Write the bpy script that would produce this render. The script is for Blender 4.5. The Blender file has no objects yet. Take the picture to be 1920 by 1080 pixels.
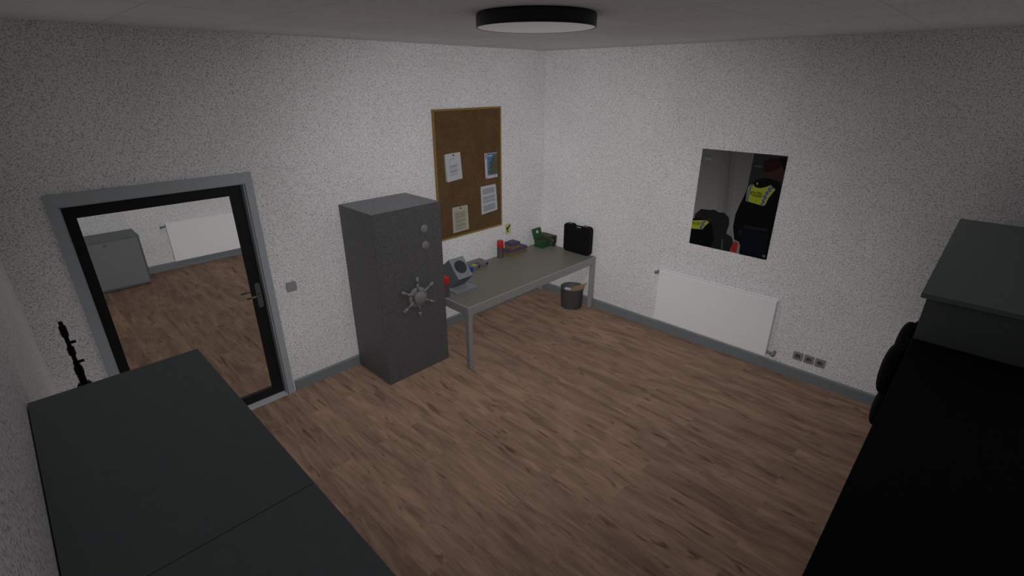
import bpy, bmesh, math, random
from mathutils import Vector, Matrix
random.seed(7)
PI = math.pi
sc = bpy.context.scene
C = sc.collection

# ------------------------------------------------------------------ materials
def new_mat(name):
    m = bpy.data.materials.new(name); m.use_nodes = True
    nt = m.node_tree
    return m, nt, nt.nodes['Principled BSDF']

def N(nt, kind, **kw):
    n = nt.nodes.new(kind)
    for k, v in kw.items():
        if k in n.inputs: n.inputs[k].default_value = v
        else: setattr(n, k, v)
    return n

def mat(name, col, rough=.55, var=.12, scale=40., bump=0., metal=0., spec=.4, emit=None):
    """A surface with faint procedural mottling."""
    m, nt, b = new_mat(name)
    tc = N(nt, 'ShaderNodeTexCoord')
    nz = N(nt, 'ShaderNodeTexNoise', Scale=scale, Detail=3.)
    nt.links.new(tc.outputs['Object'], nz.inputs['Vector'])
    r = N(nt, 'ShaderNodeValToRGB')
    a = [max(0, c*(1-var)) for c in col]; z = [c*(1+var) for c in col]
    r.color_ramp.elements[0].color = (*a, 1); r.color_ramp.elements[0].position = .3
    r.color_ramp.elements[1].color = (*z, 1); r.color_ramp.elements[1].position = .7
    nt.links.new(nz.outputs['Fac'], r.inputs['Fac'])
    nt.links.new(r.outputs['Color'], b.inputs['Base Color'])
    b.inputs['Roughness'].default_value = rough
    b.inputs['Metallic'].default_value = metal
    b.inputs['Specular IOR Level'].default_value = spec
    if bump:
        bp = N(nt, 'ShaderNodeBump', Strength=bump, Distance=.002)
        nt.links.new(nz.outputs['Fac'], bp.inputs['Height'])
        nt.links.new(bp.outputs['Normal'], b.inputs['Normal'])
    if emit:
        b.inputs['Emission Color'].default_value = (1, .97, .96, 1)
        b.inputs['Emission Strength'].default_value = emit
    return m

def plaster():
    m, nt, b = new_mat('rough_plaster')
    tc = N(nt, 'ShaderNodeTexCoord')
    n1 = N(nt, 'ShaderNodeTexNoise', Scale=112., Detail=2.5, Roughness=.55)
    n2 = N(nt, 'ShaderNodeTexNoise', Scale=1.3, Detail=2.)
    mp = N(nt, 'ShaderNodeMapping'); mp.inputs['Rotation'].default_value = (.6, .5, .7)
    nt.links.new(tc.outputs['Object'], mp.inputs['Vector'])
    for n in (n1, n2): nt.links.new(mp.outputs[0], n.inputs['Vector'])
    r = N(nt, 'ShaderNodeValToRGB')
    e = r.color_ramp.elements
    e[0].position = .35; e[0].color = (.355, .332, .318, 1)
    e[1].position = .50; e[1].color = (.68, .67, .685, 1)
    x = e.new(.70); x.color = (.77, .76, .77, 1)
    nt.links.new(n1.outputs['Fac'], r.inputs['Fac'])
    mx = N(nt, 'ShaderNodeMix', data_type='RGBA', blend_type='MULTIPLY')
    r2 = N(nt, 'ShaderNodeValToRGB')
    r2.color_ramp.elements[0].color = (.93, .93, .93, 1); r2.color_ramp.elements[0].position = .35
    r2.color_ramp.elements[1].color = (1, 1, 1, 1); r2.color_ramp.elements[1].position = .65
    nt.links.new(n2.outputs['Fac'], r2.inputs['Fac'])
    mx.inputs['Factor'].default_value = 1.
    nt.links.new(r.outputs['Color'], mx.inputs[6]); nt.links.new(r2.outputs['Color'], mx.inputs[7])
    nt.links.new(mx.outputs[2], b.inputs['Base Color'])
    b.inputs['Roughness'].default_value = .9
    b.inputs['Specular IOR Level'].default_value = .15
    bp = N(nt, 'ShaderNodeBump', Strength=.35, Distance=.004)
    nt.links.new(n1.outputs['Fac'], bp.inputs['Height'])
    nt.links.new(bp.outputs['Normal'], b.inputs['Normal'])
    return m

def wood_floor():
    m, nt, b = new_mat('brown_laminate_planks')
    L = nt.links.new
    tc = N(nt, 'ShaderNodeTexCoord')
    sep = N(nt, 'ShaderNodeSeparateXYZ'); L(tc.outputs['Object'], sep.inputs[0])
    cmb = N(nt, 'ShaderNodeCombineXYZ')           # planks run along y
    L(sep.outputs['Y'], cmb.inputs['X']); L(sep.outputs['X'], cmb.inputs['Y'])
    br = N(nt, 'ShaderNodeTexBrick', Scale=1., **{'Mortar Size': .0016, 'Mortar Smooth': .3, 'Brick Width': 1.25, 'Row Height': .185, 'Bias': 0.})
    br.offset = .37; br.offset_frequency = 2
    br.inputs['Color1'].default_value = (.0, .0, .0, 1); br.inputs['Color2'].default_value = (1, 1, 1, 1)
    br.inputs['Mortar'].default_value = (.5, .5, .5, 1)
    L(cmb.outputs[0], br.inputs['Vector'])
    # every plank shifts its own grain
    sc_ = N(nt, 'ShaderNodeVectorMath', operation='SCALE'); sc_.inputs['Scale'].default_value = 7.
    L(br.outputs['Color'], sc_.inputs[0])
    add = N(nt, 'ShaderNodeVectorMath', operation='ADD')
    L(cmb.outputs[0], add.inputs[0]); L(sc_.outputs[0], add.inputs[1])
    def stretched(sx, sy, scale, detail, dist=0.):
        mp = N(nt, 'ShaderNodeMapping'); mp.inputs['Scale'].default_value = (sx, sy, 1)
        L(add.outputs[0], mp.inputs['Vector'])
        n = N(nt, 'ShaderNodeTexNoise', Scale=scale, Detail=detail, Distortion=dist)
        L(mp.outputs[0], n.inputs['Vector'])
        return n
    fine = stretched(1.6, 26, 2.2, 5, 1.4)
    broad = stretched(1.0, 5., 2.0, 3, .9)
    streak = stretched(2.2, 13., 1.5, 3, 1.2)
    base = N(nt, 'ShaderNodeValToRGB'); e = base.color_ramp.elements
    e[0].position = .3; e[0].color = (.155, .103, .074, 1)
    e[1].position = .7; e[1].color = (.280, .185, .132, 1)
    L(broad.outputs['Fac'], base.inputs['Fac'])
    g = N(nt, 'ShaderNodeValToRGB'); e = g.color_ramp.elements
    e[0].position = .35; e[0].color = (.84, .83, .83, 1); e[1].position = .62; e[1].color = (1.06, 1.05, 1.04, 1)
    L(fine.outputs['Fac'], g.inputs['Fac'])
    s = N(nt, 'ShaderNodeValToRGB'); e = s.color_ramp.elements
    e[0].position = .29; e[0].color = (.50, .46, .45, 1); e[1].position = .40; e[1].color = (1, 1, 1, 1)
    L(streak.outputs['Fac'], s.inputs['Fac'])
    pl = N(nt, 'ShaderNodeValToRGB'); e = pl.color_ramp.elements
    e[0].color = (.90, .89, .90, 1); e[1].color = (1.06, 1.05, 1.03, 1)
    L(br.outputs['Color'], pl.inputs['Fac'])
    seam = N(nt, 'ShaderNodeValToRGB'); e = seam.color_ramp.elements
    e[0].color = (1, 1, 1, 1); e[1].color = (1.22, 1.22, 1.22, 1)
    L(br.outputs['Fac'], seam.inputs['Fac'])
    cur = base.outputs['Color']
    for o in (g, s, pl, seam):
        mx = N(nt, 'ShaderNodeMix', data_type='RGBA', blend_type='MULTIPLY'); mx.inputs['Factor'].default_value = 1.
        mx.clamp_result = False
        L(cur, mx.inputs[6]); L(o.outputs['Color'], mx.inputs[7]); cur = mx.outputs[2]
    L(cur, b.inputs['Base Color'])
    b.inputs['Roughness'].default_value = .7
    b.inputs['Specular IOR Level'].default_value = .1
    bp = N(nt, 'ShaderNodeBump', Strength=.12, Distance=.002)
    L(fine.outputs['Fac'], bp.inputs['Height']); L(bp.outputs['Normal'], b.inputs['Normal'])
    return m

def ceiling_mat():
    m, nt, b = new_mat('grey_ceiling_boards')
    L = nt.links.new
    tc = N(nt, 'ShaderNodeTexCoord')
    br = N(nt, 'ShaderNodeTexBrick', Scale=1., **{'Mortar Size': .004, 'Mortar Smooth': .4, 'Brick Width': .62, 'Row Height': .62})
    br.offset = 0.
    br.inputs['Color1'].default_value = (.56, .555, .565, 1); br.inputs['Color2'].default_value = (.60, .595, .605, 1)
    br.inputs['Mortar'].default_value = (.42, .41, .41, 1)
    L(tc.outputs['Object'], br.inputs['Vector'])
    mp = N(nt, 'ShaderNodeMapping'); mp.inputs['Scale'].default_value = (3, 22, 1); mp.inputs['Rotation'].default_value = (0, 0, .78)
    L(tc.outputs['Object'], mp.inputs['Vector'])
    nz = N(nt, 'ShaderNodeTexNoise', Scale=2.2, Detail=4.); L(mp.outputs[0], nz.inputs['Vector'])
    r = N(nt, 'ShaderNodeValToRGB'); e = r.color_ramp.elements
    e[0].position = .25; e[0].color = (.82, .80, .80, 1); e[1].position = .45; e[1].color = (1, 1, 1, 1)
    L(nz.outputs['Fac'], r.inputs['Fac'])
    mx = N(nt, 'ShaderNodeMix', data_type='RGBA', blend_type='MULTIPLY'); mx.inputs['Factor'].default_value = 1.
    L(br.outputs['Color'], mx.inputs[6]); L(r.outputs['Color'], mx.inputs[7])
    L(mx.outputs[2], b.inputs['Base Color'])
    b.inputs['Roughness'].default_value = .9
    b.inputs['Specular IOR Level'].default_value = .1
    return m

def cork_mat():
    m, nt, b = new_mat('brown_cork')
    L = nt.links.new
    tc = N(nt, 'ShaderNodeTexCoord')
    n1 = N(nt, 'ShaderNodeTexNoise', Scale=80., Detail=4., Roughness=.65)
    n2 = N(nt, 'ShaderNodeTexNoise', Scale=4.5, Detail=3.)
    for n in (n1, n2): L(tc.outputs['Object'], n.inputs['Vector'])
    r = N(nt, 'ShaderNodeValToRGB'); e = r.color_ramp.elements
    e[0].position = .33; e[0].color = (.068, .041, .018, 1); e[1].position = .66; e[1].color = (.125, .076, .036, 1)
    L(n1.outputs['Fac'], r.inputs['Fac'])
    r2 = N(nt, 'ShaderNodeValToRGB'); e = r2.color_ramp.elements
    e[0].position = .35; e[0].color = (.88, .87, .87, 1); e[1].position = .65; e[1].color = (1.08, 1.08, 1.08, 1)
    L(n2.outputs['Fac'], r2.inputs['Fac'])
    mx = N(nt, 'ShaderNodeMix', data_type='RGBA', blend_type='MULTIPLY'); mx.inputs['Factor'].default_value = 1.
    L(r.outputs['Color'], mx.inputs[6]); L(r2.outputs['Color'], mx.inputs[7])
    L(mx.outputs[2], b.inputs['Base Color'])
    b.inputs['Roughness'].default_value = .95; b.inputs['Specular IOR Level'].default_value = .1
    return m

def camo_mat():
    m, nt, b = new_mat('camouflage_print')
    L = nt.links.new
    tc = N(nt, 'ShaderNodeTexCoord')
    nz = N(nt, 'ShaderNodeTexNoise', Scale=17., Detail=1.5, Distortion=.4)
    L(tc.outputs['Object'], nz.inputs['Vector'])
    r = N(nt, 'ShaderNodeValToRGB'); r.color_ramp.interpolation = 'CONSTANT'; e = r.color_ramp.elements
    e[0].position = 0; e[0].color = (.012, .014, .010, 1)
    e[1].position = .42; e[1].color = (.040, .050, .026, 1)
    for p, c in ((.50, (.075, .085, .062)), (.58, (.045, .055, .03)), (.66, (.015, .018, .012))):
        x = e.new(p); x.color = (*c, 1)
    L(nz.outputs['Fac'], r.inputs['Fac']); L(r.outputs['Color'], b.inputs['Base Color'])
    b.inputs['Roughness'].default_value = .7
    return m

def glass_mat():
    m = bpy.data.materials.new('clear_door_glass'); m.use_nodes = True
    nt = m.node_tree; nt.nodes.clear()
    out = N(nt, 'ShaderNodeOutputMaterial')
    tr = N(nt, 'ShaderNodeBsdfTransparent'); tr.inputs['Color'].default_value = (.97, .98, .975, 1)
    gl = N(nt, 'ShaderNodeBsdfGlossy', Roughness=.02)
    mx = N(nt, 'ShaderNodeMixShader'); mx.inputs[0].default_value = .015
    nt.links.new(tr.outputs[0], mx.inputs[1]); nt.links.new(gl.outputs[0], mx.inputs[2])
    nt.links.new(mx.outputs[0], out.inputs['Surface'])
    return m

M = dict(
    plaster=plaster(), floor=wood_floor(), ceiling=ceiling_mat(), cork=cork_mat(), camo=camo_mat(), glass=glass_mat(),
    skirt=mat('grey_painted_skirting', (.150, .166, .177), .6, .04),
    casing=mat('grey_steel_casing', (.29, .318, .34), .5, .04),
    leaf=mat('black_door_leaf', (.0085, .009, .009), .55, .1, spec=.25),
    strip=mat('pale_threshold_metal', (.33, .33, .35), .5, .03),
    handle=mat('brushed_dark_steel', (.10, .10, .098), .42, .05, metal=.3),
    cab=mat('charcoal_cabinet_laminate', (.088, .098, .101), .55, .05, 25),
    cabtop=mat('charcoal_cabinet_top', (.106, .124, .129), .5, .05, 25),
    cabfront=mat('mid_grey_cabinet_front', (.165, .166, .170), .5, .03),
    black=mat('black_laminate', (.0030, .0032, .0034), .65, .1, spec=.12),
    fabric=mat('black_nylon', (.0055, .006, .0062), .85, .2, 90, bump=.3, spec=.12),
    fabric2=mat('black_webbing', (.010, .0105, .011), .8, .2, 90, spec=.15),
    gun=mat('black_gun_metal', (.0035, .0035, .0037), .5, .15, spec=.2),
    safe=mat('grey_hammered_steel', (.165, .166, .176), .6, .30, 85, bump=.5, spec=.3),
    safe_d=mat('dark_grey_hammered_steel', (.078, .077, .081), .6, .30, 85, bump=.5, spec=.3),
    safe2=mat('grey_safe_fittings', (.165, .163, .16), .5, .06),
    ttop=mat('olive_grey_table_top', (.135, .130, .106), .5, .05, 60),
    tframe=mat('light_grey_table_frame', (.245, .240, .235), .45, .04),
    radi=mat('white_enamel', (.74, .73, .745), .4, .02),
    valve=mat('grey_radiator_valve', (.17, .18, .185), .45, .05, metal=.2),
    socket=mat('grey_socket_plastic', (.205, .205, .208), .45, .03),
    socket2=mat('grey_socket_recess', (.085, .085, .088), .5, .03),
    switch=mat('grey_switch_plastic', (.25, .255, .265), .45, .03),
    pin_metal=mat('steel_contact', (.35, .35, .35), .3, .05, metal=.6),
    dark=mat('black_plastic', (.006, .006, .0065), .5, .1),
    lamp_rim=mat('black_lamp_housing', (.010, .010, .0105), .5, .1),
    diffuser=mat('opal_lamp_diffuser', (.62, .61, .62), .5, .02, emit=.075),
    brass=mat('ochre_board_frame', (.215, .128, .030), .55, .1, 30),
    paper=mat('white_paper', (.40, .40, .43), .85, .03),
    paper_b=mat('bluish_paper', (.24, .28, .31), .85, .03),
    paper_y=mat('cream_paper', (.33, .31, .26), .85, .03),
    ink=mat('grey_print', (.17, .17, .19), .9, .1),
    ink_d=mat('dark_print', (.10, .10, .115), .9, .1),
    ink_y=mat('olive_print', (.17, .165, .135), .9, .1),
    sea=mat('map_blue', (.045, .15, .26), .7, .25, 30),
    land=mat('map_brown_green', (.075, .075, .045), .8, .45, 60),
    cover_red=mat('dark_red_cover', (.13, .015, .025), .7, .1),
    p_red=mat('red_pin', (.26, .02, .014), .4, .05), p_green=mat('green_pin', (.02, .15, .02), .4, .05), p_blue=mat('blue_pin', (.02, .07, .20), .4, .05),
    note=mat('yellow_green_note', (.42, .43, .17), .8, .04),
    red=mat('red_plastic_cap', (.40, .012, .012), .4, .05),
    can=mat('dark_grey_canister', (.045, .045, .045), .35, .1, spec=.5),
    can_r=mat('red_canister_print', (.22, .045, .04), .5, .1),
    lilac=mat('blue_violet_card', (.060, .056, .105), .75, .12, 60),
    orange=mat('orange_brown_card', (.165, .095, .040), .8, .12, 60),
    green=mat('dark_green_plastic', (.016, .062, .020), .55, .1),
    white=mat('white_label', (.48, .48, .48), .7, .03),
    brown=mat('brown_filling', (.060, .026, .010), .7, .3, 80),
    case=mat('black_ribbed_plastic', (.0055, .0057, .0068), .6, .1, spec=.15),
    gold=mat('dull_brass_catch', (.12, .075, .025), .45, .1, metal=.4),
    box=mat('grey_coated_steel', (.165, .185, .195), .5, .04),
    hole=mat('dark_grey_rubber', (.022, .027, .025), .8, .15),
    dev=mat('mid_grey_plastic', (.115, .115, .118), .5, .06),
    yellow=mat('yellow_label', (.42, .36, .015), .6, .05),
    blue=mat('blue_plastic', (.012, .04, .24), .45, .08),
    bin=mat('dark_grey_bin_plastic', (.082, .085, .088), .5, .06),
    kraft=mat('tan_kraft_paper', (.30, .19, .085), .85, .08),
    # printed inks of the wall picture
    q_grey=mat('print_grey', (.155, .150, .147), .6, .05, spec=.08), q_grey2=mat('print_grey_shadow', (.105, .102, .10), .6, .05, spec=.08),
    q_dark=mat('print_charcoal', (.017, .017, .018), .6, .1, spec=.08), q_stripe=mat('print_slate', (.045, .045, .047), .6, .1, spec=.08),
    q_black=mat('print_black', (.0022, .0024, .003), .6, .1, spec=.08), q_pack=mat('print_near_black', (.011, .0115, .012), .6, .15, spec=.08),
    q_navy=mat('print_navy', (.0028, .0048, .009), .6, .1, spec=.08), q_skin=mat('print_skin', (.036, .015, .0115), .6, .1, spec=.08),
    q_hair=mat('print_brown', (.012, .0048, .0028), .6, .1, spec=.08), q_vest=mat('print_hi_vis_yellow', (.27, .30, .020), .6, .05, spec=.08),
    q_pale=mat('print_pale_blue', (.14, .15, .24), .6, .1),
    q_blue=mat('print_slate_blue', (.040, .050, .16), .6, .1, spec=.08), q_red=mat('print_red', (.28, .018, .010), .6, .05, spec=.08),
    q_green=mat('print_dull_green', (.055, .085, .06), .6, .1, spec=.08), q_light=mat('print_light_grey', (.15, .16, .16), .6, .1, spec=.08),
)

# ------------------------------------------------------------------ mesh builder
class B:
    def __init__(s): s.bm = bmesh.new(); s.mats = []
    def mi(s, m):
        if m not in s.mats: s.mats.append(m)
        return s.mats.index(m)
    def face(s, pts, m):
        f = s.bm.faces.new([s.bm.verts.new(p) for p in pts]); f.material_index = s.mi(m); return f
    def box(s, a, b, m, bev=0., seg=2, rot=None):
        a = Vector(a); b = Vector(b)
        lo = Vector([min(a[i], b[i]) for i in range(3)]); hi = Vector([max(a[i], b[i]) for i in range(3)])
        t = bmesh.new(); bmesh.ops.create_cube(t, size=1)
        for v in t.verts: v.co = Vector([lo[i] + (v.co[i]+.5)*(hi[i]-lo[i]) for i in range(3)])
        if bev: bmesh.ops.bevel(t, geom=t.edges[:], offset=bev, segments=seg, affect='EDGES', profile=.5)
        if rot is not None:
            c = (lo+hi)/2
            for v in t.verts: v.co = c + rot @ (v.co - c)
        s.merge(t, m); return s
    def rplate(s, c, w, h, th, r, m, n=6):
        """rounded rectangle in the xz plane standing off its back face by th towards -y"""
        pts = []
        for cx, cz, a0 in ((w/2-r, h/2-r, 0), (-w/2+r, h/2-r, 90), (-w/2+r, -h/2+r, 180), (w/2-r, -h/2+r, 270)):
            for k in range(n+1):
                a = math.radians(a0+90*k/n); pts.append((c[0]+cx+r*math.cos(a), c[1], c[2]+cz+r*math.sin(a)))
        return s.prism(pts, (0, -th, 0), m)
    def merge(s, t, m, smooth=False):
        k = s.mi(m); mp = {v: s.bm.verts.new(v.co) for v in t.verts}
        for f in t.faces:
            try: g = s.bm.faces.new([mp[v] for v in f.verts])
            except ValueError: continue
            g.material_index = k; g.smooth = smooth
        t.free()
    def prism(s, poly, d, m, bev=0., seg=2):
        """closed planar polygon (3-D points) pushed along vector d"""
        t = bmesh.new(); d = Vector(d)
        lo = [t.verts.new(p) for p in poly]; hi = [t.verts.new(Vector(p)+d) for p in poly]
        t.faces.new(lo); t.faces.new(hi[::-1]); n = len(poly)
        for i in range(n): t.faces.new([lo[i], hi[i], hi[(i+1) % n], lo[(i+1) % n]][::-1])
        bmesh.ops.recalc_face_normals(t, faces=t.faces[:])
        if bev: bmesh.ops.bevel(t, geom=t.edges[:], offset=bev, segments=seg, affect='EDGES', profile=.5)
        s.merge(t, m); return s
    def lathe(s, prof, m, c=(0, 0, 0), axis=(0, 0, 1), seg=40, smooth=True):
        """profile [(r, h)...] spun about an axis through c"""
        q = Vector((0, 0, 1)).rotation_difference(Vector(axis)); c = Vector(c)
        t = bmesh.new(); rings = []
        for r, h in prof:
            if r < 1e-6: rings.append([t.verts.new(c + q @ Vector((0, 0, h)))])
            else: rings.append([t.verts.new(c + q @ Vector((r*math.cos(2*PI*i/seg), r*math.sin(2*PI*i/seg), h))) for i in range(seg)])
        for a, b in zip(rings, rings[1:]):
            for i in range(seg):
                j = (i+1) % seg
                if len(a) == 1 and len(b) == 1: continue
                if len(a) == 1: t.faces.new([a[0], b[j], b[i]])
                elif len(b) == 1: t.faces.new([a[i], a[j], b[0]])
                else: t.faces.new([a[i], a[j], b[j], b[i]])
        bmesh.ops.recalc_face_normals(t, faces=t.faces[:])
        s.merge(t, m, smooth); return s
    def cyl(s, p0, p1, r, m, seg=20, r2=None):
        p0 = Vector(p0); p1 = Vector(p1); L = (p1-p0).length; r2 = r if r2 is None else r2
        return s.lathe([(0, 0), (r, 0), (r, 0), (r2, L), (r2, L), (0, L)], m, p0, (p1-p0).normalized(), seg)
    def tube(s, pts, r, m, seg=12):
        for a, b in zip(pts, pts[1:]): s.cyl(a, b, r, m, seg)
        for p in pts[1:-1]: s.ball(p, (r, r, r), m, 12, 8)
        return s
    def ball(s, c, r, m, u=24, v=16, p=1.):
        """ellipsoid; p<1 squares it off"""
        t = bmesh.new(); bmesh.ops.create_uvsphere(t, u_segments=u, v_segments=v, radius=1)
        f = lambda x: math.copysign(abs(x)**p, x)
        for w in t.verts: w.co = Vector((c[0]+r[0]*f(w.co.x), c[1]+r[1]*f(w.co.y), c[2]+r[2]*f(w.co.z)))
        s.merge(t, m, True); return s

def link(o, parent=None):
    C.objects.link(o)
    if parent is not None: o.parent = parent
    return o

ORIG = {}
def obj(name, b, parent=None, bevel=0., solid=0., sub=0):
    """link a builder (drawn in world coordinates) as one mesh, its origin at the thing's base"""
    me = bpy.data.meshes.new(name)
    org = Vector((0, 0, 0))
    if parent is not None: org = ORIG[parent.name]
    bmesh.ops.remove_doubles(b.bm, verts=b.bm.verts[:], dist=1e-6)
    b.bm.to_mesh(me); b.bm.free()
    for m in b.mats: me.materials.append(m)
    me.transform(Matrix.Translation(-org))
    o = bpy.data.objects.new(name, me); link(o, parent)
    ORIG[o.name] = org
    if solid:
        md = o.modifiers.new('thickness', 'SOLIDIFY'); md.thickness = solid; md.offset = 0
    if bevel:
        md = o.modifiers.new('soft_edges', 'BEVEL'); md.width = bevel; md.segments = 2; md.limit_method = 'ANGLE'; md.angle_limit = .6
    if sub:
        md = o.modifiers.new('smooth', 'SUBSURF'); md.levels = sub; md.render_levels = sub
    return o

def thing(name, label, cat, loc, group=None):
    o = bpy.data.objects.new(name, None); o.empty_display_size = .1; o.location = loc; link(o)
    ORIG[o.name] = Vector(loc)
    o['label'] = label; o['category'] = cat
    if group: o['group'] = group
    return o

def tag(o, label, cat, group=None):
    o['label'] = label; o['category'] = cat
    if group: o['group'] = group
    return o

def single(name, b, label, cat, group=None, loc=None, **kw):
    o = obj(name, b, None, **kw)
    if loc is not None:
        o.data.transform(Matrix.Translation(-Vector(loc))); o.location = loc
    return tag(o, label, cat, group)

def struct(name, b, parent=None, **kw):
    o = obj(name, b, parent, **kw)
    if parent is None: o['kind'] = 'structure'
    return o

def dup(root, loc, label, rotz=None, group=None):
    r = root.copy(); C.objects.link(r); r.location = loc; r['label'] = label
    if rotz is not None: r.rotation_euler = (0, 0, rotz)
    if group: r['group'] = group
    for ch in list(root.children):
        c = ch.copy(); C.objects.link(c); c.parent = r
        for g in list(ch.children):
            d = g.copy(); C.objects.link(d); d.parent = c
    return r

def textmesh(b, s, m, place, width, height):
    """letters of s as a mesh, fitted to width x height; place(u, v) gives the 3-D point"""
    cu = bpy.data.curves.new('lettering', 'FONT'); cu.body = s; cu.size = 1; cu.resolution_u = 2; cu.offset = .018
    o = bpy.data.objects.new('lettering', cu); C.objects.link(o)
    bpy.context.view_layer.update()
    me = o.evaluated_get(bpy.context.evaluated_depsgraph_get()).to_mesh()
    xs = [v.co.x for v in me.vertices]; ys = [v.co.y for v in me.vertices]
    x0, x1, y0, y1 = min(xs), max(xs), min(ys), max(ys)
    for p in me.polygons:
        pts = [me.vertices[i].co for i in p.vertices]
        b.face([place((q.x-x0)/(x1-x0)*width, (q.y-y0)/(y1-y0)*height) for q in pts], m)
    bpy.data.objects.remove(o); bpy.data.curves.remove(cu)

# ------------------------------------------------------------------ the setting
XW, YW, H = -5.166, -4.715, 3.1           # wall_left plane, wall_front plane, ceiling height
Y2 = 4.72                                # far wall of the next room
X2 = -6.2
DX0, DX1, DZ = -4.826, -3.674, 2.018     # door opening

struct('floor', B().box((X2-.1, YW-.15, -.1), (.15, Y2+.15, 0), M['floor']))
struct('ceiling', B().box((X2-.1, YW-.15, H), (.15, Y2+.15, H+.1), M['ceiling']))
wb = B()
wb.box((XW-.15, 0, 0), (DX0, .15, H), M['plaster']); wb.box((DX1, 0, 0), (.15, .15, H), M['plaster']); wb.box((DX0, 0, DZ), (DX1, .15, H), M['plaster'])
struct('wall_back', wb)
struct('wall_right', B().box((0, YW-.15, 0), (.15, 0, H), M['plaster']))
struct('wall_left', B().box((XW-.15, YW-.15, 0), (XW, 0, H), M['plaster']))
struct('wall_front', B().box((XW, YW-.15, 0), (0, YW, H), M['plaster']))
struct('wall_far', B().box((X2-.1, Y2, 0), (.15, Y2+.15, H), M['plaster']))
struct('wall_far_left', B().box((X2-.1, .15, 0), (X2, Y2, H), M['plaster']))
struct('wall_far_right', B().box((0, .15, 0), (.15, Y2, H), M['plaster']))
struct('wall_near_left', B().box((X2-.1, .0, 0), (XW-.15, .15, H), M['plaster']))

def skirting(name, a, b, n):
    """profile board from a to b, n = direction into the room"""
    a = Vector(a); b = Vector(b); n = Vector(n)
    prof = [(0, 0), (.016, 0), (.016, .098), (.012, .108), (.004, .114), (0, .114)]
    struct(name, B().prism([a + n*d + Vector((0, 0, z)) for d, z in prof], b-a, M['skirt']))
skirting('baseboard_back', (-3.60, 0, 0), (0, 0, 0), (0, -1, 0))
skirting('baseboard_back_left', (XW, 0, 0), (-4.90, 0, 0), (0, -1, 0))
skirting('baseboard_right', (0, -.016, 0), (0, YW, 0), (-1, 0, 0))
skirting('baseboard_left', (XW, YW, 0), (XW, -.016, 0), (1, 0, 0))
skirting('baseboard_front', (-.016, YW, 0), (XW+.016, YW, 0), (0, 1, 0))
skirting('baseboard_far', (X2, Y2, 0), (0, Y2, 0), (0, -1, 0))

# door in the back wall: grey casing, black leaf with one big pane
d = bpy.data.objects.new('door_1', None); d.location = (-4.25, .03, 0); link(d); ORIG['door_1'] = Vector((-4.25, .03, 0)); d['kind'] = 'structure'
b = B()
W = .054
for y0, y1 in ((-.026, .0), (.15, .176)):
    b.box((DX0-W, y0, 0), (DX0+.004, y1, DZ+.078), M['casing']); b.box((DX1-.004, y0, 0), (DX1+W, y1, DZ+.078), M['casing'])
    b.box((DX0+.004, y0, DZ-.004), (DX1-.004, y1, DZ+.078), M['casing'])
b.box((DX0, 0, 0), (DX0+.014, .15, DZ), M['casing']); b.box((DX1-.014, 0, 0), (DX1, .15, DZ), M['casing']); b.box((DX0, 0, DZ-.014), (DX1, .15, DZ), M['casing'])
obj('door_frame', b, d)
b = B()
x0, x1, yl0, yl1 = DX0+.016, DX1-.016, .062, .102
zt = DZ-.016
b.box((x0, yl0, .008), (x0+.066, yl1, zt), M['leaf'], .002); b.box((x1-.088, yl0, .008), (x1, yl1, zt), M['leaf'], .002)
b.box((x0+.066, yl0, zt-.088), (x1-.088, yl1, zt), M['leaf'], .002); b.box((x0+.066, yl0, .008), (x1-.088, yl1, .092), M['leaf'], .002)
leaf = obj('door_leaf', b, d)
obj('glass_pane', B().box((x0+.06, .079, .086), (x1-.082, .085, zt-.082), M['glass']), d)
obj('threshold', B().box((DX0+.014, -.024, 0), (DX1-.014, .15, .006), M['strip'], .001), d)
b = B()
hx = -3.728
for y, s in ((yl0, -1), (yl1, 1)):
    b.rplate((hx, y, 1.03), .044, .230, -s*.011, .020, M['handle'])
    zc = 1.04
    b.cyl((hx, y+s*.008, zc), (hx, y+s*.052, zc), .009, M['handle']); b.ball((hx, y+s*.052, zc), (.0105,)*3, M['handle'], 12, 8)
    b.cyl((hx, y+s*.052, zc), (hx-.115, y+s*.052, zc), .0095, M['handle'])
    b.cyl((hx, y+s*.004, .965), (hx, y+s*.014, .965), .009, M['handle'])
hd = obj('door_handle', b, d)

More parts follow.
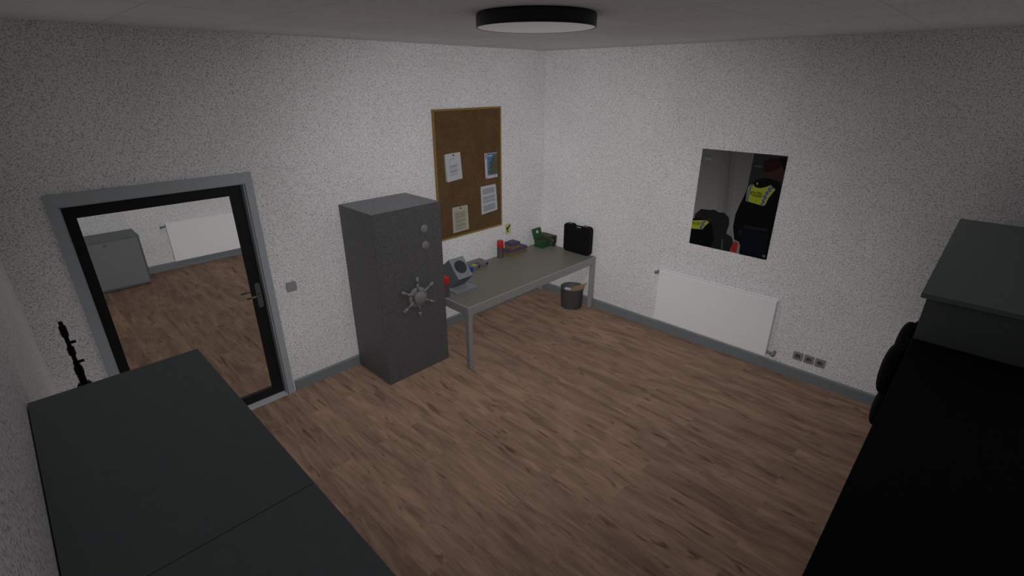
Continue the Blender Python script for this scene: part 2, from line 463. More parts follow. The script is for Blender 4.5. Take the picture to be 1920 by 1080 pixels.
# ------------------------------------------------------------------ cabinets
def cabinet(name, w, dp, h, mats, label, over=.03, front=.024, doors=2, feet=False):
    """front faces -y, centred on x, back at y = 0 (local)"""
    ORIG_KEY = Vector((0, 0, 0))
    t = thing(name, label, 'cabinet', (0, 0, 0))
    mb, mt, mf = mats
    b = B(); y0 = -dp+front; xw = w/2-over; z0 = .022 if feet else .06; th = .02; zt = h-.024
    b.box((-xw, y0, z0), (-xw+th, 0, zt), mb); b.box((xw-th, y0, z0), (xw, 0, zt), mb)
    b.box((-xw+th, -.012, z0), (xw-th, 0, zt), mb); b.box((-xw+th, y0, z0), (xw-th, -.012, z0+th), mb)
    b.box((-xw+th, y0+.02, zt-th), (xw-th, -.012, zt), mb)
    for k in range(1, 4 if h > 1.2 else 2):
        zz = z0 + k*(zt-z0)/(4 if h > 1.2 else 2)
        b.box((-xw+th, y0+.04, zz), (xw-th, -.012, zz+.018), mb)
    obj('body', b, t)
    if feet:
        for sx in (-1, 1):
            for yy in (y0+.05, -.05):
                obj('foot', B().cyl((sx*(xw-.05), yy, 0), (sx*(xw-.05), yy, z0), .02, M['dark']), t)
    else:
        obj('plinth', B().box((-xw+.02, y0+.05, 0), (xw-.02, -.01, z0), mb), t)
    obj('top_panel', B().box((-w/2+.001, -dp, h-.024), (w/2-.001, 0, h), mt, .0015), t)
    n = doors; dw = 2*(xw-th)/n
    for k in range(n):
        xa = -xw + th + k*dw + .0015; xb = xa + dw - .003
        dr = obj('door', B().box((xa, y0, z0+th+.002), (xb, y0+.018, zt-.002), mf, .0015), t)
        if n > 1:
            hx = xb-.04 if k % 2 == 0 else xa+.04
            hb = B().tube([(hx, y0, h*.30), (hx, y0-.011, h*.30), (hx, y0-.011, h*.30+.14), (hx, y0, h*.30+.14)], .005, M['handle'])
        else:
            hb = B().cyl((0, y0, zt-.045), (0, y0-.012, zt-.045), .011, M['handle'])
        obj('handle' if n > 1 else 'lock', hb, dr)
    return t
std = (M['cab'], M['cabtop'], M['cab'])
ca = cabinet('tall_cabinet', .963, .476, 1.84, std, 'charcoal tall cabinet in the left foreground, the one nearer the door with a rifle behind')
ca['group'] = 'tall charcoal cabinets along the left wall'
ca.location = (-5.1665+.0005+.0, -2.333-.4815, 0); ca.rotation_euler = (0, 0, PI/2)
ca.location.x = XW+.003
# local -y must look towards +x: rotate +90 deg about z
dup(ca, (XW+.003, -2.333-.963*1.5, 0), 'charcoal tall cabinet cut by the lower edge of the photo, left', PI/2)
cl = cabinet('tall_cabinet', 1.90, .476, 1.84, std, 'long tall charcoal cabinet at the right edge, end panel above the black one', doors=4)
cl.location = (-2.135+.95, YW+.03, 0); cl.rotation_euler = (0, 0, PI)
cb = cabinet('black_cabinet', 1.90, .476, 1.598, (M['black'],)*3, 'long black lower cabinet in the right foreground against the charcoal one', over=.002, front=.002, doors=4)
cb.location = (-2.112-.95, YW+.006, 0); cb.rotation_euler = (0, 0, PI)
low = cabinet('low_cabinet', .82, .47, .745, (M['cab'], M['cabtop'], M['cabfront']), 'low grey-fronted cabinet with charcoal top, seen through the glass door', over=.004, front=.006, doors=1, feet=True)
low.location = (-3.885-.41, Y2-.018, 0)

# ------------------------------------------------------------------ rifle on a rack behind the near cabinet
rx, ry = -5.02, -2.2
t = thing('rifle_rack', 'black rifle bracket on the end of the left foreground cabinet', 'rack', (rx, -2.34, 1.2))
obj('back_plate', B().box((rx-.04, -2.362, 1.15), (rx+.04, -2.345, 1.80), M['gun'], .003), t)
b = B()
b.box((rx-.012, -2.346, 1.69), (rx+.012, ry-.034, 1.715), M['gun']); b.box((rx-.045, ry-.045, 1.685), (rx+.045, ry-.034, 1.72), M['gun'])
for s in (-1, 1): b.box((rx+s*.045-.005, ry-.045, 1.685), (rx+s*.045+.005, ry+.03, 1.72), M['gun'])
obj('hook', b, t)
obj('rest', B().box((rx-.05, -2.346, 1.085), (rx+.05, ry+.05, 1.10), M['gun'], .002).box((rx-.04, -2.362, 1.085), (rx+.04, -2.346, 1.16), M['gun']), t)
t = thing('rifle', 'black rifle standing upright, muzzle up, behind the left cabinet by the door', 'rifle', (rx, ry, 1.10))
P = lambda *a: (a[0], a[1])
b = B().lathe([(0, 1.60), (.0075, 1.60), (.0075, 1.76), (.0105, 1.764), (.0105, 1.824), (.0086, 1.824), (.0086, 1.872), (.0062, 1.872), (.0062, 1.975), (0, 1.975)], M['gun'], (rx, ry, 0), seg=20, smooth=False)
obj('barrel', b, t)
obj('muzzle_brake', B().lathe([(0, 1.970), (.0088, 1.970), (.0100, 1.976), (.0100, 2.006), (.0084, 2.010), (.0060, 2.011), (.0060, 2.023), (.005, 2.026), (0, 2.026)], M['gun'], (rx, ry, 0), seg=16, smooth=False), t)
b = B().lathe([(0, 1.898), (.0090, 1.898), (.0102, 1.903), (.0102, 1.926), (.0084, 1.930), (0, 1.930)], M['gun'], (rx, ry, 0), seg=12, smooth=False)
b.box((rx+.006, ry-.004, 1.9405), (rx+.0205, ry+.004, 1.9490), M['gun'], .001); obj('front_sight', b, t)
b = B().lathe([(0, 1.822), (.0114, 1.822), (.0124, 1.828), (.0124, 1.849), (.0106, 1.853), (0, 1.853)], M['gun'], (rx, ry, 0), seg=12, smooth=False)
b.box((rx+.008, ry-.004, 1.8645), (rx+.0225, ry+.004, 1.8730), M['gun'], .001); obj('gas_block', b, t)
b = B().prism([(rx+x, ry+y, 1.52) for x, y in ((-.015, -.03), (.015, -.03), (.0205, -.012), (.0205, .012), (.015, .03), (-.015, .03), (-.0205, .012), (-.0205, -.012))], (0, 0, .258), M['gun'], .003)
obj('handguard', b, t)
obj('receiver', B().box((rx-.02, ry-.03, 1.30), (rx+.02, ry+.032, 1.52), M['gun'], .004), t)
obj('magazine', B().prism([(rx-.012, ry+.032, 1.40), (rx-.012, ry+.032, 1.46), (rx-.012, ry+.13, 1.50), (rx-.012, ry+.13, 1.445)], (.024, 0, 0), M['gun'], .002), t)
obj('grip', B().prism([(rx-.013, ry+.03, 1.305), (rx-.013, ry+.03, 1.345), (rx-.013, ry+.12, 1.30), (rx-.013, ry+.115, 1.265)], (.026, 0, 0), M['gun'], .004), t)
obj('stock', B().prism([(rx-.015, ry-.022, 1.30), (rx-.015, ry+.02, 1.30), (rx-.015, ry+.045, 1.101), (rx-.015, ry-.024, 1.101)], (.03, 0, 0), M['gun'], .005), t)

# ------------------------------------------------------------------ black packs hanging on the right cabinet fronts
def backpack(x, ztop, label):
    yb = YW+.03+.476-.024+.001            # cabinet door plane
    t = thing('backpack', label, 'backpack', (x, yb, ztop-.5), 'black packs on the cabinet front')
    f = M['fabric']
    obj('main_pocket', B().ball((x, yb+.054, ztop-.140), (.17, .050, .140), f, 28, 20, .78), t)
    obj('lower_pocket', B().ball((x, yb+.044, ztop-.395), (.15, .040, .100), f, 28, 20, .8), t)
    obj('back_panel', B().ball((x, yb+.018, ztop-.26), (.15, .016, .20), M['fabric2'], 24, 14, .6), t)
    obj('front_pocket', B().ball((x, yb+.086, ztop-.150), (.11, .018, .070), f, 24, 14, .7), t)
    obj('hanging_loop', B().tube([(x-.04, yb+.05, ztop-.02), (x-.03, yb+.008, ztop+.05), (x+.03, yb+.008, ztop+.05), (x+.04, yb+.05, ztop-.02)], .006, M['fabric2']), t)
    return t
pk = backpack(-1.74, 1.370, 'black padded backpack hanging nearer the camera on the right cabinet front')
dup(pk, (-1.16, pk.location.y, 1.300-.5), 'black padded backpack half hidden behind the nearer one, close to the tall cabinet panel')
for x, z, l in ((-1.74, 1.415, 'small dark hook on the cabinet front behind the nearer backpack'), (-1.16, 1.345, 'small dark hook on the cabinet front holding the farther backpack')):
    y = YW+.03+.476-.024
    single('coat_hook', B().cyl((x, y, z), (x, y+.02, z), .006, M['gun']).cyl((x, y+.02, z), (x, y+.024, z+.015), .006, M['gun']), l, 'hook', 'hooks on the cabinet front')

# ------------------------------------------------------------------ safe
sx0, sx1, sy0, sy1, sh = -2.918, -2.183, -.590, -.020, 1.713
t = thing('safe', 'tall dark grey steel safe with spoked wheel between door and table', 'safe', ((sx0+sx1)/2, (sy0+sy1)/2, 0))
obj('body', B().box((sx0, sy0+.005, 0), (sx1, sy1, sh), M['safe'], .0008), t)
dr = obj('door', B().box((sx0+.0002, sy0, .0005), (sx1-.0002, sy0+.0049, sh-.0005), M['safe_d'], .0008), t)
for z in (1.484, 1.324):
    k = obj('dial', B().lathe([(0, 0), (.042, 0), (.042, .007), (.040, .010), (0, .010)], M['safe2'], (-2.386, sy0, z), (0, -1, 0), 36), t)
b = B().lathe([(0, 0), (.05, 0), (.05, .02), (.102, .021), (.104, .025), (.104, .034), (.10, .038), (0, .038)], M['safe2'], (-2.535, sy0, .838), (0, -1, 0), 48)
wh = obj('wheel', b, t)
b = B().lathe([(0, .030), (.066, .030), (.066, .078), (.062, .083), (0, .083)], M['safe2'], (-2.535, sy0, .838), (0, -1, 0), 40)
obj('hub', b, wh)
for k in range(6):
    a = PI/2 + k*PI/3; ca_, sa_ = math.cos(a), math.sin(a); y = sy0-.04
    c = (-2.535, .838)
    bb = B().cyl((c[0]+.055*ca_, y, c[1]+.055*sa_), (c[0]+.155*ca_, y, c[1]+.155*sa_), .0105, M['safe2'])
    bb.cyl((c[0]+.15*ca_, y, c[1]+.15*sa_), (c[0]+.196*ca_, y, c[1]+.196*sa_), .0125, M['safe2'], r2=.0165)
    bb.ball((c[0]+.196*ca_, y, c[1]+.196*sa_), (.0165,)*3, M['safe2'], 14, 10)
    obj('spoke', bb, wh)

# ------------------------------------------------------------------ table
tx0, tx1, ty0, ty1, tz = -2.180, -.028, -.942, -.020, .705
t = thing('work_table', 'long olive-grey topped table with light grey metal frame along the back wall', 'table', ((tx0+tx1)/2, (ty0+ty1)/2, 0))
b = B().box((tx0+.012, ty0+.012, tz-.02), (tx1-.012, ty1-.012, tz), M['ttop'], .001)
obj('table_top', b, t)
b = B()
ah, at = .092, .03
b.box((tx0, ty0, tz-ah), (tx1, ty0+at, tz-.0005), M['tframe'], .004); b.box((tx0, ty1-at, tz-ah), (tx1, ty1, tz-.0005), M['tframe'], .004)
b.box((tx0, ty0+at, tz-ah), (tx0+at, ty1-at, tz-.0005), M['tframe'], .004); b.box((tx1-at, ty0+at, tz-ah), (tx1, ty1-at, tz-.0005), M['tframe'], .004)
# the frame's rim must leave the top's surface visible
fr = obj('frame', b, t)
for i, xx in enumerate((tx0, tx1)):
    for j, yy in enumerate((ty0, ty1)):
        sx = 1 if i == 0 else -1; sy = 1 if j == 0 else -1
        lb = B().box((xx+sx*.001, yy+sy*.001, 0), (xx+sx*.056, yy+sy*.056, tz-ah+.02), M['tframe'], .006)
        # curved gussets towards the apron
        zb = tz-ah
        arc = [(0, 0)] + [(.045*(1-math.sin(a)), -.045*(1-math.cos(a))) for a in [k*PI/2/6 for k in range(7)]][::-1]
        lb.prism([(xx+sx*(.054+u), yy+sy*.003, zb+v+.001) for u, v in arc], (0, sy*.024, 0), M['tframe'])
        lb.prism([(xx+sx*.003, yy+sy*(.054+u), zb+v+.001) for u, v in arc], (sx*.024, 0, 0), M['tframe'])
        obj('leg', lb, t)
ZT = tz

# --- canisters with red caps
def canister(loc, label):
    x, y, z = loc
    t = thing('spray_canister', label, 'canister', loc, 'canisters with red caps')
    obj('body', B().lathe([(0, 0), (.040, 0), (.043, .004), (.043, .010), (.0405, .013), (.0405, .128), (.036, .140), (0, .140)], M['can'], loc, seg=32), t)
    c = obj('cap', B().lathe([(0, .136), (.0405, .136), (.0425, .142), (.0425, .178), (.040, .184), (.040, .208), (.037, .216), (.028, .220), (0, .220)], M['red'], loc, seg=32), t)
    b = B()
    rr = .0412
    for k, (h0, h1) in enumerate(((.094, .112), (.060, .086), (.034, .05))):
        n = 6; a0 = -2.45; a1 = a0+.55-.1*k
        for i in range(n):
            u, v = a0+(a1-a0)*i/n, a0+(a1-a0)*(i+1)/n
            b.face([(x+rr*math.cos(u), y+rr*math.sin(u), z+h0), (x+rr*math.cos(v), y+rr*math.sin(v), z+h0), (x+rr*math.cos(v), y+rr*math.sin(v), z+h1), (x+rr*math.cos(u), y+rr*math.sin(u), z+h1)], M['can_r'])
    obj('printed_label', b, t)
    return t
cn = canister((-.885, -.078, ZT), 'dark canister with red cap at the back of the table beside the cartons')
dup(cn, (-2.138, -.545, ZT), 'dark canister with red cap at the table end, half hidden by the safe')

# --- ammunition cartons
def carton(loc, label, rz=0):
    t = thing('carton', label, 'carton', (0, 0, 0), 'blue and orange cartons')
    w, dp, h = .156, .132, .078
    obj('tray', B().box((-w/2, -dp/2, 0), (w/2, dp/2, h*.56), M['orange'], .002), t)
    obj('lid', B().box((-w/2-.0015, -dp/2-.0015, h*.54), (w/2+.0015, dp/2+.0015, h), M['lilac'], .003), t)
    t.location = loc; t.rotation_euler = (0, 0, rz)
    return t
c1 = carton((-.710, -.090, ZT), 'blue and orange carton under the small stack, next to the canister')
dup(c1, (-.548, -.090, ZT), 'blue and orange carton on the right, bare topped, flat on the table', 0)
dup(c1, (-.672, -.082, ZT+.0785), 'blue and orange carton lying on top of the two others', .06)

# --- open green box with lid
gx0, gx1, gy0, gy1, gh = -.262, -.098, -.236, -.098, .098
t = thing('green_box', 'small dark green box with its lid open on the table corner', 'box', ((gx0+gx1)/2, (gy0+gy1)/2, ZT))
b = B(); w = .006
b.box((gx0, gy0, ZT), (gx1, gy1, ZT+.008), M['green'])
b.box((gx0, gy0, ZT+.008), (gx1, gy0+w, ZT+gh), M['green']); b.box((gx0, gy1-w, ZT+.008), (gx1, gy1, ZT+gh), M['green'])
b.box((gx0, gy0+w, ZT+.008), (gx0+w, gy1-w, ZT+gh), M['green']); b.box((gx1-w, gy0+w, ZT+.008), (gx1, gy1-w, ZT+gh), M['green'])
obj('body', b, t)
lx0, lx1 = gx0-.004, gx1+.004
y0, z0 = gy1-.002, ZT+gh-.004; ll = .155; ang = math.radians(28)
dy, dz = math.sin(ang), math.cos(ang)
nrm = Vector((0, -dz, dy))
poly = [Vector((lx0, y0, z0)), Vector((lx1, y0, z0)), Vector((lx1, y0+ll*dy*.62, z0+ll*dz)), Vector((lx0, y0+ll*dy*.62, z0+ll*dz))]
e1 = (poly[3]-poly[0]).normalized(); nrm = Vector((1, 0, 0)).cross(e1).normalized()
lid = obj('lid', B().prism(poly, -nrm*.012, M['green'], .002), t)
ctr = (poly[0]+poly[1])/2 + e1*.092 + Vector((.0, 0, 0))
s = .018
off = nrm*.001
sq = [ctr + Vector((sx*s, 0, 0)) + e1*sy*s for sx, sy in ((-1, -1), (1, -1), (1, 1), (-1, 1))]
o = obj('sticker', B().prism([p - (-off) if nrm.y < 0 else p - off for p in sq], (nrm if nrm.y < 0 else -nrm)*.0015, M['white']), lid)
o['label'] = 'white square sticker inside the lid'
b = B()
for i in range(5):
    for j in range(4):
        b.cyl((gx0+.03+i*.026, gy0+.03+j*.026, ZT+.008), (gx0+.03+i*.026, gy0+.03+j*.026, ZT+.080+random.uniform(0, .008)), .011, M['brown'], 10)
obj('cartridge_tray', b, t)

# --- camouflage box behind it
t = thing('camouflage_box', 'camouflage patterned long box behind the open green box', 'box', (-.062, -.175, ZT))
obj('body', B().box((-.094, -.292, ZT), (-.030, -.052, ZT+.112), M['camo'], .003), t)
obj('lid', B().box((-.097, -.295, ZT+.112), (-.027, -.049, ZT+.145), M['camo'], .004), t)
o = obj('latch', B().box((-.080, -.299, ZT+.045), (-.046, -.2915, ZT+.132), M['dark'], .002), t)
o = obj('label_sticker', B().box((-.045, -.2932, ZT+.012), (-.031, -.2915, ZT+.055), M['white']), t)
obj('stencil_panel', B().box((-.0948, -.20, ZT+.03), (-.0935, -.09, ZT+.075), M['q_light']), t)

# --- black carrying case standing on its long edge
t = thing('carrying_case', 'black plastic carrying case standing upright at the right end of table', 'case', (-.064, -.672, ZT))
yc, yw = -.672, .412
h0, h1 = .004, .372
def case_outline(yc, w, z0, z1):
    """rounded body with the handle dip in the top edge"""
    r = .045; pts = []
    def arc(cy, cz, a0, a1, r=r):
        for k in range(6):
            a = math.radians(a0+(a1-a0)*k/5); pts.append((cy+r*math.cos(a), cz+r*math.sin(a)))
    arc(yc+w/2-r, z0+r, -90, 0); arc(yc+w/2-r, z1-r, 0, 90)
    pts.extend([(yc+.072, z1), (yc+.052, z1-.046), (yc-.052, z1-.046), (yc-.072, z1)])
    arc(yc-w/2+r, z1-r, 90, 180); arc(yc-w/2+r, z0+r, 180, 270)
    return pts
ol = case_outline(yc, yw, ZT, ZT+h1)
xa, xm, xb = -.106, -.066, -.028
def shell(x0, x1):
    return B().prism([(x0, y, z) for y, z in ol], (x1-x0, 0, 0), M['case'])
hz = ZT+h1-.016
obj('handle', B().tube([(xm-.004, yc+.066, ZT+h1-.012), (xm-.004, yc+.050, hz), (xm-.004, yc-.050, hz), (xm-.004, yc-.066, ZT+h1-.012)], .010, M['case']), t)
obj('front_shell', shell(xa, xm-.001), t, bevel=.006)
obj('back_shell', shell(xm+.001, xb), t, bevel=.006)
for y in (yc-.125, yc+.125):
    o = obj('catch', B().box((xa+.006, y-.026, ZT+h1-.012), (xb-.02, y+.026, ZT+h1+.005), M['gold'], .002), t)
    o['label'] = 'dull brass catch'
obj('case_foot', B().box((xa+.01, yc-.15, ZT), (xb-.01, yc+.15, ZT+.006), M['dark']), t)

# --- weapon clearing box: tilted steel box with a round rubber port on a flat foot
bx0, bx1 = -1.995, -1.800
t = thing('clearing_box', 'grey steel box with round dark port tilted on a base plate', 'box', (-1.9, -.42, ZT))
obj('base_plate', B().box((-2.050, -.612, ZT), (-1.752, -.225, ZT+.014), M['box'], .002), t)
prof = [(-.455, .014), (-.594, .150), (-.437, .332), (-.245, .178), (-.245, .014)]
obj('housing', B().prism([(bx0, y, ZT+z) for y, z in prof], (bx1-bx0, 0, 0), M['box'], .004), t)
f0 = Vector(((bx0+bx1)/2, -.594, ZT+.150)); f1 = Vector(((bx0+bx1)/2, -.437, ZT+.332)); fe = (f1-f0).normalized(); fn = Vector((0, -fe.z, fe.y))
fc = f0.lerp(f1, .54)
pr = obj('port', B().lathe([(0, .002), (.062, .002), (.066, .006), (.072, .006), (.073, 0.001), (.073, -.01), (0, -.01)], M['hole'], fc, fn, 40), t)
pr['label'] = 'round dark grey rubber port'

# --- grey twin-lobed device, with its blue neighbour
t = thing('twin_holder', 'grey two-lobed plastic device with yellow oval sticker at table back', 'device', (-1.33, -.12, ZT))
def lobe(cx, y0, y1, w, z0, z1, bb):
    pts = [(cx-w/2, y1), (cx-w/2, y0+w*.45)]
    for k in range(1, 8):
        a = PI + PI*k/8; pts.append((cx+w/2*math.cos(a), y0+w*.45+w*.45*math.sin(a)))
    pts += [(cx+w/2, y0+w*.45), (cx+w/2, y1)]
    bb.prism([(x, y, z0) for x, y in pts], (0, 0, z1-z0), M['dev'], .004)
b = B(); lobe(-1.405, -.215, -.03, .118, ZT, ZT+.050, b); b.box((-1.465, -.12, ZT), (-1.20, -.03, ZT+.058), M['dev'], .005); lobe(-1.262, -.205, -.03, .122, ZT, ZT+.054, b)
obj('body', b, t)
o = obj('sticker', B().lathe([(0, 0), (.030, 0), (.030, .001), (0, .001)], M['yellow'], (-1.405, -.155, ZT+.0502), seg=28), t); o['label'] = 'yellow oval sticker'
for x, y in ((-1.352, -.178), (-1.208, -.168)):
    obj('slot', B().box((x-.012, y-.02, ZT+.010), (x+.008, y+.012, ZT+.040), M['dark'], .002), t)
single('blue_block', B().box((-1.530, -.225, ZT), (-1.474, -.135, ZT+.058), M['blue'], .006), 'small bright blue block between clearing box and grey device', 'block', loc=(-1.502, -.18, ZT))

# ------------------------------------------------------------------ waste bin and its contents
bx, by = -.194, -.714
t = thing('waste_bin', 'dark grey round waste bin under the right end of the table', 'bin', (bx, by, 0))
obj('body', B().lathe([(0, .004), (.130, .004), (.134, 0), (.138, .004), (.149, .268), (.153, .272), (.153, .280), (.148, .282), (.145, .276), (.132, .012), (0, .012)], M['bin'], (bx, by, 0), seg=48), t)
def crumpled(c, r, label):
    t_ = bmesh.new(); bmesh.ops.create_icosphere(t_, subdivisions=3, radius=r)
    rn = random.Random(5)
    for v in t_.verts: v.co = Vector(c) + v.co*(1+rn.uniform(-.16, .10))
    bb = B(); bb.merge(t_, M['white'])
    single('paper_ball', bb, label, 'paper', loc=(c[0], c[1], c[2]-r))
crumpled((bx-.035, by+.05, .205), .055, 'crumpled white paper ball in the waste bin')
pts = [(-.05, 0, 0), (.12, 0, .02), (.205, 0, .18), (.16, 0, .155), (.02, 0, .12), (-.05, 0, .06)]
ca_, sa_ = math.cos(-.75), math.sin(-.75)
single('torn_envelope', B().prism([(bx+.005+x*ca_*.9, by-.01+x*sa_*.9, .165+z*.93) for x, _, z in pts], (.002, .003, .001), M['kraft']), 'torn tan envelope sticking out of the waste bin', 'envelope', loc=(bx, by, .165))
single('paper_scrap', B().box((bx-.06, by-.06, .012), (bx+.06, by+.06, .165), M['white'], .02, 2), 'white rubbish filling the bottom of the waste bin', 'paper', loc=(bx, by, .012))

# ------------------------------------------------------------------ radiators
def radiator(name, label, L=1.26, h=.612):
    """local: back on y = 0, front towards -y, from x = 0 to L, z = 0..h"""
    t = thing(name, label, 'radiator', (0, 0, 0))
    D0, D1 = -.030, -.094
    b = B().box((.0, D1, 0), (L, D1+.012, h), M['radi'], .005, 3); obj('front_panel', b, t)
    obj('back_panel', B().box((.0, D0-.010, 0), (L, D0, h), M['radi'], .003), t)
    obj('side_cover', B().box((0, D1+.012, .01), (.004, D0-.010, h-.004), M['radi']), t)
    obj('side_cover', B().box((L-.004, D1+.012, .01), (L, D0-.010, h-.004), M['radi']), t)
    b = B(); n = 52
    for k in range(n):
        x = .015+(L-.03)*k/(n-1); b.box((x-.0042, D1+.011, h-.012), (x+.0042, D0-.009, h-.003), M['radi'])
    obj('top_grille', b, t)
    b = B()
    for k in range(26):
        x = .03+(L-.06)*k/25; b.box((x-.001, D1+.02, .02), (x+.001, D0-.012, h-.05), M['radi'])
    obj('convector', b, t)
    for x in (.18, L-.18): obj('bracket', B().box((x-.02, D0, .08), (x+.02, 0, h-.1), M['radi']), t)
    ym = -.058
    b = B().cyl((0, ym, h-.045), (-.05, ym, h-.052), .015, M['valve']).ball((-.056, ym, h-.054), (.020, .020, .020), M['valve'], 16, 10)
    b.cyl((-.056, ym, h-.054), (-.056, -.002, h-.054), .0125, M['valve'])
    o = obj('valve', b, t); o['label'] = 'grey valve at upper corner'
    b = B().cyl((L-.01, ym, .045), (L+.058, ym, .028), .015, M['valve']).ball((L+.058, ym, .026), (.021, .021, .021), M['valve'], 16, 10)
    b.cyl((L+.058, ym-.01, .026), (L+.062, -.004, .040), .0145, M['valve'])
    o = obj('valve', b, t); o['label'] = 'grey valve at lower corner'
    return t
ra = radiator('radiator', 'white panel radiator low on the right wall below the picture')
ra['group'] = 'white panel radiators'
ra.location = (-.003, -1.855, .172); ra.rotation_euler = (0, 0, -PI/2)
dup(ra, (-3.47, Y2-.003, .135), 'white radiator in the next room, seen through the glass door', 0)

# ------------------------------------------------------------------ sockets and switch
def socket(loc, label):
    t = thing('wall_socket', label, 'socket', (0, 0, 0), 'wall sockets in a row')
    obj('plate', B().rplate((0, 0, 0), .087, .087, .011, .012, M['socket']), t, bevel=.002)
    obj('recess', B().lathe([(0, .0005), (.019, .0005), (.020, .003), (.024, .003), (.0245, 0), (.0245, -.002), (0, -.002)], M['socket2'], (0, -.0108, 0), (0, -1, 0), 32), t)
    for sx in (-1, 1): obj('pin_hole', B().lathe([(0, 0), (.0036, 0), (.0036, .0015), (0, .0015)], M['dark'], (sx*.0095, -.0112, 0), (0, -1, 0), 14), t)
    for sz in (-1, 1): obj('contact', B().box((-.003, -.0135, sz*.0195-.003), (.003, -.011, sz*.0195+.003), M['pin_metal']), t)
    t.location = loc; t.rotation_euler = (0, 0, -PI/2)
    return t
so = socket((0, -3.384, .247), 'grey wall socket nearest the radiator, first of three')
dup(so, (0, -3.482, .247), 'grey wall socket in the middle of the row of three')
dup(so, (0, -3.580, .247), 'grey wall socket farthest from the radiator, last of three')
t = thing('light_switch', 'grey square light switch on the wall beside the glass door', 'switch', (-3.465, 0, 1.05))
obj('frame', B().rplate((-3.465, 0, 1.05), .092, .092, .009, .013, M['switch']), t)
obj('rocker', B().rplate((-3.465, -.0088, 1.05), .078, .078, .0025, .009, M['switch']), t)

# ------------------------------------------------------------------ cork board and papers
X0, X1, Z0, Z1 = -1.776, -.792, 1.094, 2.497
t = thing('cork_board', 'tall brown cork notice board with ochre frame on back wall', 'notice board', ((X0+X1)/2, 0, Z0))
obj('cork', B().box((X0+.012, -.015, Z0+.012), (X1-.012, 0, Z1-.012), M['cork']), t)
b = B(); fw = .020
b.box((X0, -.021, Z0), (X0+fw, 0, Z1), M['brass'], .002); b.box((X1-fw, -.021, Z0), (X1, 0, Z1), M['brass'], .002)
b.box((X0+fw, -.021, Z0), (X1-fw, 0, Z0+fw), M['brass'], .002); b.box((X0+fw, -.021, Z1-fw), (X1-fw, 0, Z1), M['brass'], .002)
obj('frame', b, t)
YB = -.0155
def sheet(b, q, y, m, th=.0012):
    b.prism([(x, y, z) for x, z in q], (0, -th, 0), m)
def bil(q, u, v):
    """point inside quad q = TL, TR, BR, BL"""
    t_ = Vector(q[0]).lerp(Vector(q[1]), u); b_ = Vector(q[3]).lerp(Vector(q[2]), u); p = t_.lerp(b_, v); return p.x, p.y
def bar(b, q, u0, v0, u1, v1, y, m):
    b.face([(*(lambda p: (p[0], y, p[1]))(bil(q, u, v)),) for u, v in ((u0, v0), (u0, v1), (u1, v1), (u1, v0))], m)
def pin(parent, q, y, m='dark'):
    p = bil(q, .52, .07)
    obj('pin', B().lathe([(0, 0), (.008, 0), (.008, .004), (.004, .006), (.007, .012), (0, .012)], M[m], (p[0], y, p[1]), (0, -1, 0), 16), parent)

q = [(-1.640, 2.040), (-1.429, 2.047), (-1.407, 1.757), (-1.622, 1.739)]
t = thing('notice_sheet', 'white printed sheet at upper left of the cork board, bluish sheet under it', 'paper', (-1.53, YB, 1.74), 'sheets on the cork board')
sheet(q2 := B(), [(-1.652, 2.036), (-1.50, 2.04), (-1.50, 1.76), (-1.642, 1.748)], YB, M['paper_b']); obj('under_sheet', q2, t)
b = B(); sheet(b, q, YB-.002, M['paper']); y = YB-.0036
for u0, v, u1 in ((.17, .22, .34), (.36, .185, .62), (.17, .30, .28), (.17, .345, .30), (.19, .425, .78), (.19, .45, .70), (.19, .475, .76), (.19, .50, .60), (.20, .56, .74), (.22, .61, .74), (.22, .635, .70), (.22, .66, .76), (.22, .685, .62), (.20, .745, .76), (.20, .79, .66)):
    bar(b, q, u0, v, u1, v+.014, y, M['ink_d' if v < .25 else 'ink'])
obj('top_sheet', b, t); pin(t, q, y)

q = [(-1.068, 1.996), (-.869, 1.990), (-.863, 1.704), (-1.058, 1.702)]
t = thing('map_brochure', 'blue map brochure at upper right of the cork board', 'brochure', (-.97, YB, 1.70))
sheet(q2 := B(), [(-1.084, 1.998), (-.98, 1.996), (-.98, 1.69), (-1.076, 1.690)], YB, M['cover_red']); obj('back_cover', q2, t)
b = B(); sheet(b, q, YB-.002, M['paper'], .005); y = YB-.0076
bar(b, q, .17, .02, 1., .88, y, M['sea']); y -= .0004
land = [(.62, .20), (.78, .08), (1, .06), (1, .80), (.90, .86), (.72, .80), (.60, .86), (.50, .84), (.46, .86), (.30, .82), (.26, .76), (.36, .66), (.34, .56), (.44, .44), (.34, .36), (.46, .32)]
b.face([(*(lambda p: (p[0], y, p[1]))(bil(q, u, v)),) for u, v in land][::-1], M['land'])
y -= .0004
for u0, v0, u1, v1 in ((.20, .085, .34, .13), (.38, .08, .58, .135)): bar(b, q, u0, v0, u1, v1, y, M['paper'])
bar(b, q, .04, .04, .13, .22, y, M['ink']); bar(b, q, .04, .93, .12, .985, y, M['ink_d']); bar(b, q, .72, .90, .80, .96, y, M['ink'])
obj('front_cover', b, t)

